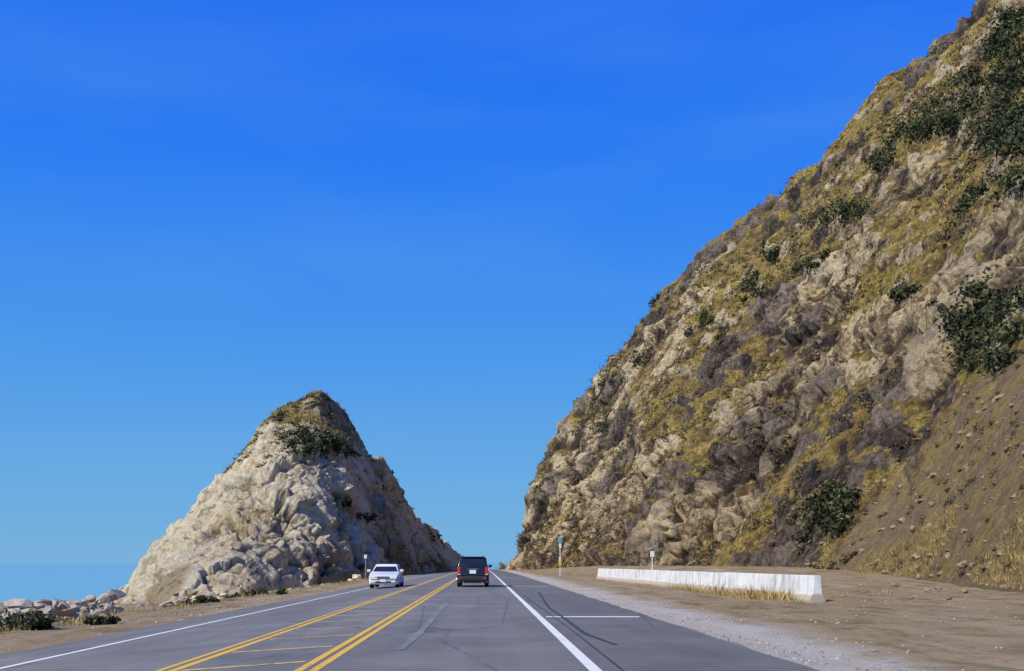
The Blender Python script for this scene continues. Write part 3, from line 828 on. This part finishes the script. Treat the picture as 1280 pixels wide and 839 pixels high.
box('plate', (0, 2.385, .46), (.32, .01, .14), M_plate, sed, .003)

# ------------------------------------------------------------------ light, sky, camera
az = math.atan2(-.76, -.54); el = math.radians(41)
sd = Vector((math.sin(az)*math.cos(el), math.cos(az)*math.cos(el), math.sin(el)))
sun = bpy.data.lights.new('sun', 'SUN'); sun.energy = 5.0; sun.angle = math.radians(.5); sun.color = (1, .92, .75)
so = link(bpy.data.objects.new('sun', sun)); so.rotation_euler = (-sd).to_track_quat('-Z', 'Y').to_euler()
w = bpy.data.worlds.new('World'); scene.world = w; w.use_nodes = True
nt = w.node_tree; nt.nodes.clear()
sky = nt.nodes.new('ShaderNodeTexSky'); sky.sky_type = 'NISHITA'; sky.sun_disc = False
sky.sun_elevation = el; sky.sun_rotation = az % (2*math.pi); sky.air_density = 1.0; sky.dust_density = .1; sky.ozone_density = 4.0; sky.altitude = 0
bg = nt.nodes.new('ShaderNodeBackground'); bg.inputs[1].default_value = .10
tc = nt.nodes.new('ShaderNodeTexCoord'); sx = nt.nodes.new('ShaderNodeSeparateXYZ'); nt.links.new(tc.outputs['Generated'], sx.inputs[0])
rp = nt.nodes.new('ShaderNodeValToRGB'); cr = rp.color_ramp
stops = [(0, (.165, .43, .72)), (.08, (.125, .395, .77)), (.20, (.066, .315, .84)), (.35, (.022, .215, .91)), (.50, (.008, .148, .90)), (1, (.004, .075, .52))]
while len(cr.elements) < len(stops): cr.elements.new(.5)
for e_, (p_, c_) in zip(cr.elements, stops): e_.position = p_; e_.color = (*c_, 1)
nt.links.new(sx.outputs[2], rp.inputs[0])
nz_ = nt.nodes.new('ShaderNodeTexNoise'); nz_.inputs['Scale'].default_value = 2.2; nz_.inputs['Detail'].default_value = 5
mpp = nt.nodes.new('ShaderNodeMapping'); mpp.inputs['Scale'].default_value = (.8, .8, 4.5); nt.links.new(tc.outputs['Generated'], mpp.inputs[0]); nt.links.new(mpp.outputs[0], nz_.inputs['Vector'])
r2 = nt.nodes.new('ShaderNodeValToRGB'); r2.color_ramp.elements[0].position = .5; r2.color_ramp.elements[1].position = .8
r2.color_ramp.elements[0].color = (0, 0, 0, 1); r2.color_ramp.elements[1].color = (.2, .2, .2, 1); nt.links.new(nz_.outputs['Fac'], r2.inputs[0])
hz = nt.nodes.new('ShaderNodeMix'); hz.data_type = 'RGBA'; nt.links.new(r2.outputs[0], hz.inputs[0]); nt.links.new(rp.outputs[0], hz.inputs[6]); hz.inputs[7].default_value = (.18, .44, .80, 1)
sc_ = nt.nodes.new('ShaderNodeVectorMath'); sc_.operation = 'SCALE'; sc_.inputs['Scale'].default_value = 10.0; nt.links.new(hz.outputs[2], sc_.inputs[0])
mx = nt.nodes.new('ShaderNodeMix'); mx.data_type = 'RGBA'; mx.inputs[0].default_value = .94
nt.links.new(sky.outputs[0], mx.inputs[6]); nt.links.new(sc_.outputs[0], mx.inputs[7])
wo = nt.nodes.new('ShaderNodeOutputWorld')
nt.links.new(mx.outputs[2], bg.inputs[0]); nt.links.new(bg.outputs[0], wo.inputs[0])

cam = bpy.data.cameras.new('camera'); cam.lens = 35; cam.sensor_width = 36; cam.clip_end = 80000; cam.clip_start = .1
cam.shift_x = (640-CX)/1280; cam.shift_y = (CY-419.5)/1280
co = link(bpy.data.objects.new('camera', cam)); co.location = (0, 0, CH); co.rotation_euler = (math.pi/2, 0, 0)
scene.camera = co
scene.view_settings.view_transform = 'Standard'; scene.view_settings.look = 'None'; scene.view_settings.exposure = 0
